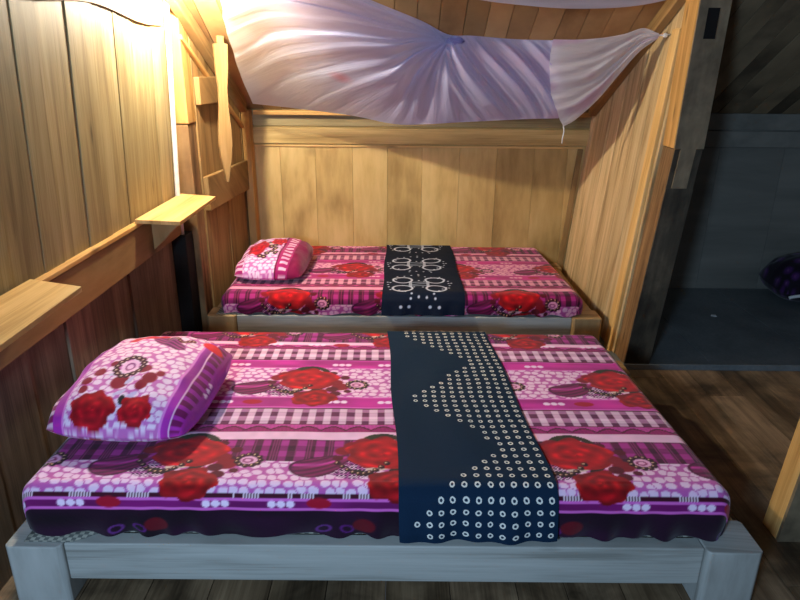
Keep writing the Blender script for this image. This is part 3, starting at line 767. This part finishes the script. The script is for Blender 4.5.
# ------------------------------------------------------------------ mosquito nets
def net_mat(name):
    t = NT(name); a = t.n('ShaderNodeAttribute', attribute_name='paint'); g = t.n('ShaderNodeAttribute', attribute_name='nv')
    sp = t.n('ShaderNodeSeparateXYZ'); t.l(g.outputs['Vector'], sp.inputs[0]); u, v, fold = sp.outputs
    st = t.noise(t.comb(t.math('MULTIPLY', u, 2.5), t.math('MULTIPLY', v, 15), 0.0), 1.0, 5, .6, .6)
    fine = t.noise(g.outputs['Vector'], 380, 1)
    lw = t.n('ShaderNodeLayerWeight'); lw.inputs['Blend'].default_value = .35
    al = t.math('ADD', .62, t.math('MULTIPLY', st, .5))
    al = t.math('ADD', al, t.math('MULTIPLY', lw.outputs['Facing'], .35)); al = t.math('ADD', al, t.math('MULTIPLY', t.math('SUBTRACT', fine, .5), .3))
    al = t.math('MINIMUM', t.math('ADD', al, t.math('MULTIPLY', fold, .4)), .96)
    d = t.n('ShaderNodeBsdfDiffuse'); tr = t.n('ShaderNodeBsdfTranslucent'); tp = t.n('ShaderNodeBsdfTransparent')
    t.l(a.outputs['Color'], d.inputs[0]); t.l(a.outputs['Color'], tr.inputs[0])
    b = t.n('ShaderNodeBump'); b.inputs['Strength'].default_value = .5; b.inputs['Distance'].default_value = .02; t.l(st, b.inputs['Height'])
    t.l(b.outputs[0], d.inputs['Normal'])
    m1 = t.n('ShaderNodeMixShader'); m1.inputs[0].default_value = .5; t.l(d.outputs[0], m1.inputs[1]); t.l(tr.outputs[0], m1.inputs[2])
    m2 = t.n('ShaderNodeMixShader'); t.l(al, m2.inputs[0]); t.l(tp.outputs[0], m2.inputs[1]); t.l(m1.outputs[0], m2.inputs[2])
    t.l(m2.outputs[0], t.out.inputs[0]); return t.m
M['net'] = net_mat('sheer_net')
def crom(pts, n):
    pts = np.array(pts, float); k = len(pts); P = np.vstack([2*pts[0]-pts[1], pts, 2*pts[-1]-pts[-2]])
    out = []
    for q in np.linspace(0, k-1, n):
        i = min(int(q), k-2); f = q-i; a, b, c, d = P[i:i+4]
        out.append(.5*((2*b)+(c-a)*f+(2*a-5*b+4*c-d)*f*f+(3*b-a-3*c+d)*f**3))
    return np.array(out)
def net(name, cols, n, m, belly, amp, freq, paint, parent, seed, knot=None):
    """cols: list of (top, mid, bottom) points of the hanging cloth"""
    T = crom([c[0] for c in cols], n); Md = crom([c[1] for c in cols], n); B = crom([c[2] for c in cols], n)
    v = np.linspace(0, 1, m)[None, :, None]
    P = T[:, None]*(1-v)*(1-2*v)+Md[:, None]*4*v*(1-v)+B[:, None]*v*(2*v-1)
    U, V = np.meshgrid(np.linspace(0, 1, n), np.linspace(0, 1, m), indexing='ij')
    if knot is None: Q, D = V, U
    else:
        du = knot[0]-U; D = np.hypot(du, (V-knot[1])*.6)
        Ql = np.arctan2(V-knot[1], np.maximum(du, 0)*1.5+.02)*1.0
        Qr = 1.55+.55*(V-.5)-3.2*np.maximum(-du, 0)
        k = np.clip((-du+.01)/.05, 0, 1); k = k*k*(3-2*k); Q = Ql*(1-k)+Qr*k
    w = np.sin(Q*freq+2.2*vnoise(U*5, Q*3+4, seed))+.6*np.sin(Q*freq*2.3+U*3+1.3*vnoise(U*7, Q*6+9, seed+1))
    env = np.sin(np.pi*V)**.5
    P[..., 1] -= belly*np.sin(np.pi*V)+amp*w*env; P[..., 2] += amp*.35*w*env
    fold = np.clip(w-.7, 0, 1)
    if knot is not None:                   # a loose sash falling from the knot
        sl = np.exp(-((U-(knot[0]+.01+.15*V**1.25))/(.012+.02*V))**2)*np.clip((V-.05)*6, 0, 1)*np.clip((.97-V)*6, 0, 1)
        P[..., 1] -= .03*sl; fold = np.clip(fold+.9*sl, 0, 1)
    if knot is not None:
        pin = np.exp(-(D/.09)**2); fold = np.maximum(fold, pin*.7); amp_w = np.clip(D*5, .25, 1)
    return grid_mesh(name, P, M['net'], parent, col=paint(U, V), attrs={'nv': np.stack([D, Q, fold], -1)})
def C3(T, Mi, B): return (at(*T), at(*Mi), at(*B))
nt = empty('mosquito_net', at(450, 40, 3.62), 'large sheer mosquito net gathered and knotted, slung above the far bed', 'mosquito net', 'mosquito nets')
cols = [C3((213, -32, 3.12), (230, 44, 3.56), (251, 105, 4.14)), C3((262, -36, 3.12), (275, 40, 3.54), (300, 110, 4.08)), C3((322, -18, 3.24), (336, 52, 3.56), (350, 116, 4.02)),
        C3((380, 5, 3.37), (388, 66, 3.62), (392, 124, 3.96)), C3((420, 21, 3.49), (416, 72, 3.70), (424, 124, 3.90)), C3((446, 34, 3.55), (444, 76, 3.70), (455, 122, 3.87)),
        C3((470, 35, 3.56), (478, 78, 3.70), (490, 120, 3.84)), C3((510, 38, 3.58), (520, 78, 3.68), (525, 118, 3.80)), C3((553, 39, 3.56), (556, 80, 3.66), (557, 117, 3.76))]
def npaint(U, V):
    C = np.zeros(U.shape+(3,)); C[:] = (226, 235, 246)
    k = np.clip((U-.12+.32*(1-V))/.38, 0, 1); k = k*k*(3-2*k)  # lavender towards the right: tint of the cool light painted into the net
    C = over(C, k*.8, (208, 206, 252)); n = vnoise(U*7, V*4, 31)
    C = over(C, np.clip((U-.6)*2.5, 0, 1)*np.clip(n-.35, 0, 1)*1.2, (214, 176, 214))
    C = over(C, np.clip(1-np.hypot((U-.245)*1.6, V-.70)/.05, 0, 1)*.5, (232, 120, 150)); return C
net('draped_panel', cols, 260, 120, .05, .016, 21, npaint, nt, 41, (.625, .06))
tail = [C3((551, 38, 3.53), (548, 84, 3.60), (562, 125, 3.68)), C3((575, 38, 3.52), (573, 80, 3.58), (574, 118, 3.66)), C3((600, 36, 3.515), (596, 70, 3.56), (596, 98, 3.62)),
        C3((622, 32, 3.51), (618, 54, 3.54), (617, 73, 3.57)), C3((641, 26, 3.50), (638, 38, 3.52), (637, 50, 3.53)), C3((656, 31, 3.49), (656, 33.5, 3.49), (656, 36, 3.49))]
def tpaint(U, V):
    C = np.zeros(U.shape+(3,)); C[:] = (240, 236, 244); n = vnoise(U*6, V*6, 51)
    C = over(C, np.clip((n-.6)*3, 0, 1)*.4, (206, 130, 190)); return over(C, np.clip((V-.93)*20, 0, 1), (246, 240, 240))
net('corner_flap', tail, 110, 90, .01, .007, 17, tpaint, nt, 61)
# the gathered knot
kn = at(452, 40, 3.57); P = np.zeros((24, 20, 3))
for i in range(24):
    th = math.pi*i/23
    for k in range(20):
        ph = 2*math.pi*k/20; r = .66+.12*math.sin(4*ph+5*th)+.08*math.sin(7*ph-3*th)
        P[i, k] = (kn.x+.07*r*math.cos(th), kn.y+.028*r*math.sin(th)*math.cos(ph), kn.z+.03*r*math.sin(th)*math.sin(ph))
grid_mesh('knot', P, M['net'], nt, col=np.full((24, 20, 3), (190, 180, 232.)), attrs={'nv': np.stack([P[..., 0], P[..., 2]*4, np.full((24, 20), .5)], -1)}, wrap=True)
tube('tie_string', [at(562, 124, 3.68), at(562.5, 130, 3.68), at(561, 137, 3.68), at(560.5, 142, 3.68)], .0032, M['white'], nt, 6)
tube('tie_string', [at(655, 33, 3.49), at(659, 33, 3.485), at(663, 33, 3.48)], .004, M['white'], nt, 6)
nl = empty('nail', at(668, 32.5, 3.47), 'steel nail with a white knob holding the net corner on the right', 'nail')
a, b = at(663, 33, 3.48), Vector((xr(3.42, 1.70)+.004, 3.46, at(678, 32, 3.46).z))
tube('shank', [a, b], .0035, M['steel'], nl, 8)
tube('knob', [a+Vector((-.012, 0, 0)), a+Vector((-.009, 0, 0)), a, a+Vector((.009, 0, 0)), a+Vector((.012, 0, 0))], [.002, .009, .012, .009, .002], M['white'], nl, 10)

# second net above, only its hanging hem is in view
n2 = empty('mosquito_net', at(560, 0, 3.05), 'second white mosquito net whose hem hangs along the top edge of the photo', 'mosquito net', 'mosquito nets')
cols2 = [C3((440, -70, 3.0), (448, -38, 3.02), (452, -6, 3.05)), C3((480, -72, 3.0), (482, -36, 3.02), (482, 0, 3.05)), C3((515, -72, 3.0), (517, -36, 3.02), (518, 4, 3.05)), C3((560, -72, 3.0), (562, -35, 3.02), (562, 7, 3.05)),
         C3((610, -72, 3.0), (612, -36, 3.02), (612, 6, 3.05)), C3((650, -70, 3.0), (650, -36, 3.02), (650, 1, 3.05)), C3((682, -70, 3.0), (682, -38, 3.02), (682, -8, 3.05))]
net('hanging_panel', cols2, 140, 40, .02, .008, 9, lambda U, V: np.full(U.shape+(3,), (226, 218, 226.)), n2, 71)
# line carrying the second net
tube('hanging_line', [at(440, -70, 3.0), at(560, -72, 3.0), at(682, -70, 3.0)], .004, M['white'], n2, 6)

# ------------------------------------------------------------------ dark room: floral cushion and a scrap of paper
def pc_dark(x, y):
    C = np.zeros(x.shape+(3,)); C[:] = (22, 11, 28)
    d1, d2 = cells(x/.12, y/.12, 9); C = over(C, np.clip((.34-d1)*6, 0, 1), (70, 30, 92)); C = over(C, np.clip((.10-d1)*10, 0, 1), (120, 76, 124))
    return C
cs = pillow('cushion', 2.79, 4.19, .16, .26, .19, .30, math.radians(2), math.radians(6), 'dark purple floral cushion on the grey floor of the far room', pc_dark, .008)
del cs['group']; cs['category'] = 'cushion'
pp = [(2.80-.25*math.cos(a_)*.92, 3.995-.012*math.sin(a_), .115+.030*math.sin(a_)) for a_ in np.linspace(.15, 3.0, 14)]
pv = tube('piping', pp, .011, M['white'], cs, 8)
w = Wd(); w.prism([(2.02, 3.88, .0305), (2.055, 3.87, .0305), (2.06, 3.90, .0305), (2.035, 3.905, .0305)], (0, 0, .003), (1, 0, 0), .5)
tag(w.build('paper_scrap', M['white'], None, 0), 'tiny pale scrap of paper lying on the grey floor of the dark room', 'paper')

# ================================================================== LIGHT
def area(name, loc, target, size, energy, color):
    l = bpy.data.lights.new(name, 'AREA'); l.energy = energy; l.color = color; l.size = size; l.shape = 'DISK'
    o = bpy.data.objects.new(name, l); COL.objects.link(o); o.location = loc
    o.rotation_euler = (Vector(target)-Vector(loc)).to_track_quat('-Z', 'Y').to_euler(); return o
area('cool_led_lamp', (-.75, -.75, 1.55), (.5, 3.0, 1.35), .34, 66, (.46, .70, 1.0))  # unseen small cool lamp behind the camera, inferred from the post's shadow
W = bpy.data.worlds.new('world'); S.world = W; W.use_nodes = True
bg = W.node_tree.nodes['Background']; bg.inputs[0].default_value = (.70, .80, 1.0, 1); bg.inputs[1].default_value = .07

cam = bpy.data.cameras.new('camera'); cam.sensor_width = 36; cam.lens = F/800*36; cam.clip_start = .02
co = bpy.data.objects.new('camera', cam); COL.objects.link(co); co.location = (0, 0, CAMZ)
co.rotation_mode = 'XYZ'
from mathutils import Matrix
rot = Matrix.Rotation(math.pi/2-PITCH, 4, 'X') @ Matrix.Rotation(math.radians(.5), 4, 'Z')
co.rotation_euler = rot.to_euler()
S.camera = co
S.view_settings.view_transform = 'Standard'; S.view_settings.look = 'None'
S.view_settings.exposure = 0.0
